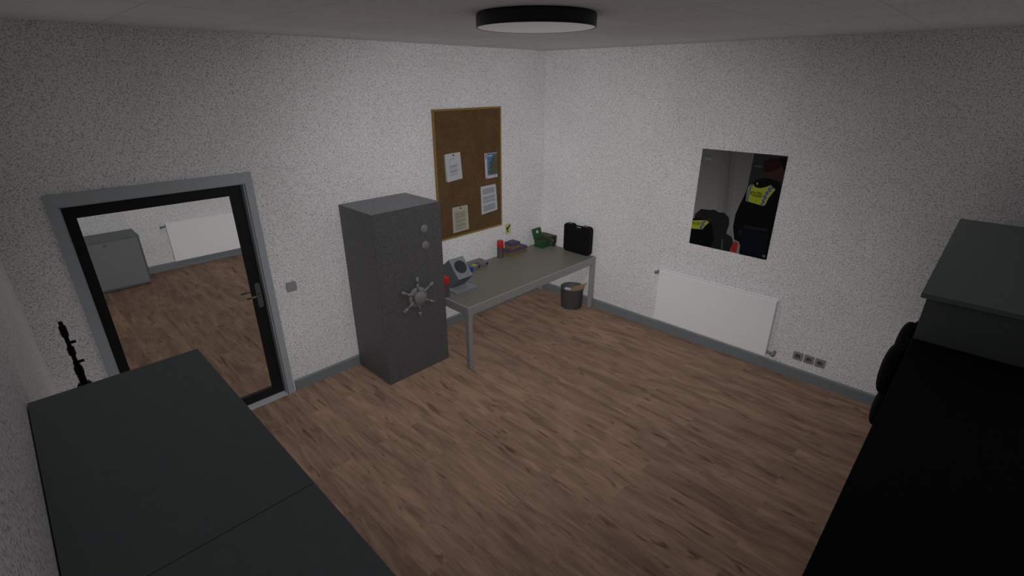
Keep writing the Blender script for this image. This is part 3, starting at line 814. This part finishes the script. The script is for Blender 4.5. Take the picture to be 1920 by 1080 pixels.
q = [(-1.139, 1.621), (-.898, 1.625), (-.872, 1.305), (-1.132, 1.287)]
t = thing('table_sheet', 'white sheet with three printed tables at lower right of cork board', 'paper', (-1.0, YB, 1.29), 'sheets on the cork board')
sheet(q2 := B(), [(-1.0, 1.62), (-.884, 1.60), (-.863, 1.318), (-1.0, 1.305)], YB, M['paper_b']); obj('under_sheet', q2, t)
b = B(); sheet(b, q, YB-.002, M['paper']); y = YB-.0036
for v0, v1, cols in ((.10, .31, (.5, .72)), (.385, .50, (.3, .8)), (.53, .62, (.4,)), (.70, .93, (.28, .45, .6))):
    n = int((v1-v0)/.022)
    for k in range(n):
        v = v0+(v1-v0)*k/n; bar(b, q, .13, v, .88, v+.013, y, M['ink'])
    for c in (.13, *cols, .87): bar(b, q, c, v0, c+.012, v1, y-.0003, M['ink_d'])
obj('top_sheet', b, t)

q = [(-1.576, 1.447), (-1.347, 1.445), (-1.337, 1.155), (-1.575, 1.150)]
b = B(); sheet(b, q, YB, M['paper_y']); y = YB-.0016
t = thing('typed_sheet', 'cream typed sheet at lower left of the cork board', 'paper', (-1.46, YB, 1.15), 'sheets on the cork board')
bar(b, q, .14, .17, .36, .185, y, M['ink_y']); bar(b, q, .76, .10, .86, .13, y, M['ink_y'])
v = .22
for k in range(26):
    if k not in (10, 16, 22):
        bar(b, q, .14, v, .82+random.uniform(-.05, .05) if k not in (9, 15, 25) else .55, v+.017, y, M['ink_y'])
    v += .0272
obj('page', b, t); pin(t, q, y)

def pushpin(x, z, m, label):
    single('push_pin', B().lathe([(0, 0), (.0072, 0), (.0072, .003), (.004, .005), (.004, .012), (.007, .015), (.007, .018), (0, .019)], M[m], (x, YB+.0008, z), (0, -1, 0), 16), label, 'push pin', 'push pins in the cork board', loc=(x, YB, z))
pushpin(-1.697, 1.243, 'p_red', 'red push pin, leftmost of the four low on the cork board')
pushpin(-1.636, 1.212, 'p_red', 'red push pin right above the green one, low on the cork board')
pushpin(-1.657, 1.197, 'p_green', 'green push pin low on the cork board near the safe')
pushpin(-1.604, 1.161, 'p_red', 'red push pin touching the cream sheet corner, lowest on the cork board')
pushpin(-.926, 2.430, 'p_blue', 'blue push pin in the top right of the cork board')
pushpin(-.892, 2.418, 'p_red', 'red push pin in the top right of the board, next to the blue one')
pushpin(-.866, 2.408, 'p_red', 'red push pin in the top right of the board, lowest there')
pushpin(-.850, 2.434, 'p_green', 'green push pin in the top right corner of the cork board')

# yellow note with a pistol silhouette
q = [(-.720, 1.083), (-.620, 1.081), (-.615, .945), (-.711, .948)]
b = B(); b.prism([(x, 0, z) for x, z in q], (0, -.002, 0), M['note'])
gun = [(.10, .40), (.38, .34), (.86, .10), (.93, .20), (.55, .47), (.46, .50), (.50, .72), (.40, .84), (.26, .78), (.30, .58), (.22, .50), (.12, .50)]
b.face([(*(lambda p: (p[0], -.0026, p[1]))(bil(q, u, v)),) for u, v in gun][::-1], M['dark'])
single('wall_note', b, 'small yellow note with black pistol silhouette on wall right of cork board', 'note', loc=(-.667, 0, .945))

# ------------------------------------------------------------------ picture on the right wall
PW, PH = .800, .995
b = B()
px = lambda s, v, k: (-.004-.00025*k, -2.115-PW*min(1, max(0, s)), 1.140+PH*min(1, max(0, v)))
b.box((0, -2.115, 1.140), (-.004, -2.115-PW, 1.140+PH), M['q_grey'])
def ink(poly, k, m): 
    f = b.face([px(s, v, k) for s, v in poly], M[m]); f.normal_update()
    if f.normal.x > 0: f.normal_flip()
NB = 22
for k in range(NB):                     # the printed wall behind the people: lighter towards its foot, darker in its corner
    v0, v1 = 1-.75*k/NB, 1-.75*(k+1)/NB
    for s0, s1, g_ in ((0, .24, 1.), (.24, .30, .90), (.30, .335, .80), (.335, .372, .70), (.372, .42, .86), (.42, .66, .98)):
        c_ = (.082+.095*k/NB)*g_
        nm = 'q_tone_%d_%d' % (k, int(g_*100))
        if nm not in M: M[nm] = mat('print_tone', (c_, c_*.97, c_*.945), .6, .03, spec=.08)
        sh = .08*k/NB
        f0 = lambda a_: a_ if a_ in (0, .66) else a_+sh
        ink([(f0(s0), v0), (f0(s1), v0), (f0(s1)+(.08/NB if s1 not in (0, .66) else 0), v1), (f0(s0)+(.08/NB if s0 not in (0, .66) else 0), v1)], 1, nm)
ink([(0.63, 1), (1, 1), (1, .5), (0.62, .5)], 1.5, 'q_dark')
ink([(0.652, 0.892), (0.742, 0.891), (0.742, 0.874), (0.652, 0.875)], 2, 'q_stripe')
ink([(0.017, 0.274), (0.025, 0.327), (0.094, 0.391), (0.205, 0.394), (0.265, 0.407), (0.331, 0.386), (0.399, 0.392), (0.466, 0.353), (0.485, 0.287), (0.467, 0.184), (0.545, 0.159), (0.572, 0.101), (0.547, 0.007), (0.54, 0), (0, 0), (0.002, 0.108)], 2, 'q_pack')
ink([(0.0, 0.14), (0.002, 0.27), (.06, .29), (.15, .29), (0.264, 0.253), (0.327, 0.096), (0.297, 0), (0, 0)], 3, 'q_black')
ink([(0.0, 0.252), (0.179, 0.281), (0.23, 0.267), (0.182, 0.221), (0.154, 0.177), (0, 0.163)], 4, 'q_vest')
LVS = ([(0.136, 0.269), (0.107, 0.175)], [(0.18, 0.278), (0.146, 0.177)])
ink([(0.187, 0.283), (0.244, 0.317), (0.245, 0.269), (0.21, 0.268)], 5, 'q_skin')
ink([(0.416, 0.119), (0.44, 0.116), (0.459, 0.01), (0.435, 0.012)], 3, 'q_stripe')
ink([(0.781, 0.839), (0.862, 0.858), (0.95, 0.926), (0.994, 0.875), (0.99, 0.81), (0.949, 0.774), (0.871, 0.765), (0.8, 0.785)], 3, 'q_skin')
ink([(0.756, 0.876), (0.759, 0.937), (0.835, 0.975), (0.932, 0.97), (0.961, 0.932), (0.934, 0.886), (0.852, 0.846), (0.78, 0.83)], 4, 'q_hair')
ink([(0.907, 0.985), (1, 0.985), (1, 0.871), (0.98, 0.877)], 5, 'q_black')
ink([(0.7, 0.754), (0.737, 0.771), (0.827, 0.789), (0.964, 0.764), (1, 0.71), (1, 0.0), (0.67, 0), (0.664, 0.091), (0.641, 0.126), (0.579, 0.14), (0.536, 0.27), (0.54, 0.394), (0.564, 0.481), (0.6, 0.581), (0.624, 0.665), (0.669, 0.711)], 6, 'q_black')
ink([(0.664, 0.259), (0.964, 0.266), (0.975, 0.019), (0.671, 0.023)], 7, 'q_navy')
ink([(0.661, 0.303), (0.948, 0.309), (0.95, 0.281), (0.661, 0.271)], 7, 'q_pack')
ink([(0.611, 0.251), (0.657, 0.252), (0.659, 0.216), (0.631, 0.174)], 7, 'q_pack')
ink([(0.576, 0.121), (0.632, 0.112), (0.631, 0.007), (0.555, 0.008)], 7, 'q_red')
ink([(0.65, 0.701), (0.682, 0.712), (0.716, 0.686), (0.771, 0.684), (0.834, 0.703), (0.881, 0.726), (0.94, 0.689), (0.884, 0.604), (0.861, 0.533), (0.839, 0.521), (0.634, 0.544), (0.626, 0.619), (0.635, 0.678)], 7, 'q_vest')
def checks(Lp, Rp, k, n):
    """two columns of alternating squares between two edge polylines"""
    def at(P, u):
        u *= len(P)-1; i = min(int(u), len(P)-2); w_ = u-i
        return Vector(P[i]).lerp(Vector(P[i+1]), w_)
    for r_ in range(n):
        for c_ in range(2):
            q_ = [at(Lp, v).lerp(at(Rp, v), u) for u, v in ((c_/2, r_/n), ((c_+1)/2, r_/n), ((c_+1)/2, (r_+1)/n), (c_/2, (r_+1)/n))]
            ink([tuple(p) for p in q_], k, 'q_blue' if (r_+c_) % 2 else 'q_pale')
checks([(.656, .704), (.631, .631), (.636, .546)], [(.686, .707), (.656, .634), (.662, .544)], 8, 9)
checks([(.879, .724), (.824, .619), (.811, .525)], [(.916, .704), (.870, .636), (.839, .523)], 8, 10)
checks(LVS[0], LVS[1], 5, 5)
ink([(0.716, 0.733), (0.729, 0.736), (0.736, 0.715), (0.725, 0.709)], 7, 'q_vest')
ink([(0.041, 0.951), (0.129, 0.953), (0.13, 0.926), (0.044, 0.923)], 2, 'q_green')
def onpic(A, Bp, D, k):                   # A origin, Bp end of baseline, D top of first letter
    A, Bp, D = Vector(A), Vector(Bp), Vector(D)
    return lambda u, v: px(*(A + (Bp-A)*u + (D-A)*v), k)
textmesh(b, 'POLIZEI', M['q_black'], onpic((.669, .602), (.806, .596), (.663, .648), 9), 1, 1)
textmesh(b, 'OLIZEI', M['q_black'], onpic((.004, .212), (.112, .222), (.003, .238), 6), 1, 1)
for s0, s1 in ((.052, .085), (.096, .128)):
    ink([(s0, .914), (s1, .912), (s1, .897), (s0, .900)], 2, 'q_light')
for s0, s1 in ((.950, .964), (.970, .978)): ink([(s0, .045), (s1, .045), (s1, .024), (s0, .024)], 8, 'q_light')
single('wall_picture', b, 'dark photo print of two people in police vests on the right wall', 'picture', loc=(0, -2.515, 1.14))

# ------------------------------------------------------------------ ceiling lamps
def lamp(c, label, power, aim, shadowless_share, spread=176, drop=.070, r=.325):
    t = thing('ceiling_lamp', label, 'ceiling lamp', (c[0], c[1], H-drop), 'round ceiling lamps')
    z0 = H-drop; cc = (c[0], c[1], 0)
    obj('housing', B().lathe([(0, H), (r-.012, H), (r-.002, H-.006), (r, H-.016), (r, z0+.002), (r-.002, z0), (r-.006, z0), (r-.006, z0+.012), (0, z0+.012)], M['lamp_rim'], cc, seg=72), t)
    obj('diffuser', B().lathe([(0, z0+.010), (r-.0065, z0+.010), (r-.0065, z0+.003), (r-.010, z0+.001), (0, z0+.0005)], M['diffuser'], cc, seg=72), t)
    d_ = Vector(aim) - Vector((c[0], c[1], z0))
    for share, shadow in ((1-shadowless_share, True), (shadowless_share, False)):        # second share is an added fill without shadows, to flatten the light
        if not share: continue
        ld = bpy.data.lights.new('lamp_light', 'SPOT'); ld.shadow_soft_size = r-.03; ld.energy = power*share; ld.color = (1, .985, .99)
        ld.spot_size = math.radians(spread); ld.spot_blend = 1.; ld.use_shadow = shadow
        ld.use_nodes = True; nt = ld.node_tree; em = nt.nodes['Emission']
        fo = nt.nodes.new('ShaderNodeLightFalloff'); fo.inputs['Strength'].default_value = 1.
        nt.links.new(fo.outputs['Constant'], em.inputs['Strength'])
        lo = bpy.data.objects.new('lamp_light', ld); link(lo, t); lo.location = (0, 0, -.004)
        lo.rotation_euler = d_.to_track_quat('-Z', 'Y').to_euler()
    return t
lamp((-2.772, -2.306), 'round black-rimmed ceiling lamp with white disc at top of photo', 19.5, (-1.1, -.4, -.1), .7, 160)
lamp((-3.4, 2.5), 'round ceiling lamp added unseen to light the next room', 3.6, (-3.4, 3.2, 0), 0)  # unseen fixture, added because the next room needs light

# ------------------------------------------------------------------ world, camera, view
w = bpy.data.worlds.new('World'); sc.world = w; w.use_nodes = True
w.node_tree.nodes['Background'].inputs['Color'].default_value = (.01, .01, .01, 1)
sc.cycles.use_fast_gi = True; sc.cycles.fast_gi_method = 'ADD'
w.light_settings.ao_factor = .06; w.light_settings.distance = .6

yaw, pit, rol, fpx = math.radians(44.25770), math.radians(22.81676), math.radians(.06805), 923.8465
f = Vector((math.cos(yaw)*math.cos(pit), math.sin(yaw)*math.cos(pit), -math.sin(pit)))
rt = Vector((math.sin(yaw), -math.cos(yaw), 0)); dn = f.cross(rt)
r2 = rt*math.cos(rol) + dn*math.sin(rol); d2 = f.cross(r2)
cam = bpy.data.cameras.new('Camera'); co = bpy.data.objects.new('Camera', cam); link(co)
mw = Matrix.Identity(4)
for i in range(3): mw[i][0], mw[i][1], mw[i][2], mw[i][3] = r2[i], -d2[i], -f[i], (-5.02155331, -4.31384342, 2.76766052)[i]
co.matrix_world = mw
cam.sensor_width = 36; cam.lens = fpx/1920*36; cam.clip_start = .02
sc.camera = co
vs = sc.view_settings
vs.view_transform = 'Standard'; vs.look = 'None'; vs.gamma = 1; vs.use_curve_mapping = False; vs.exposure = 0.
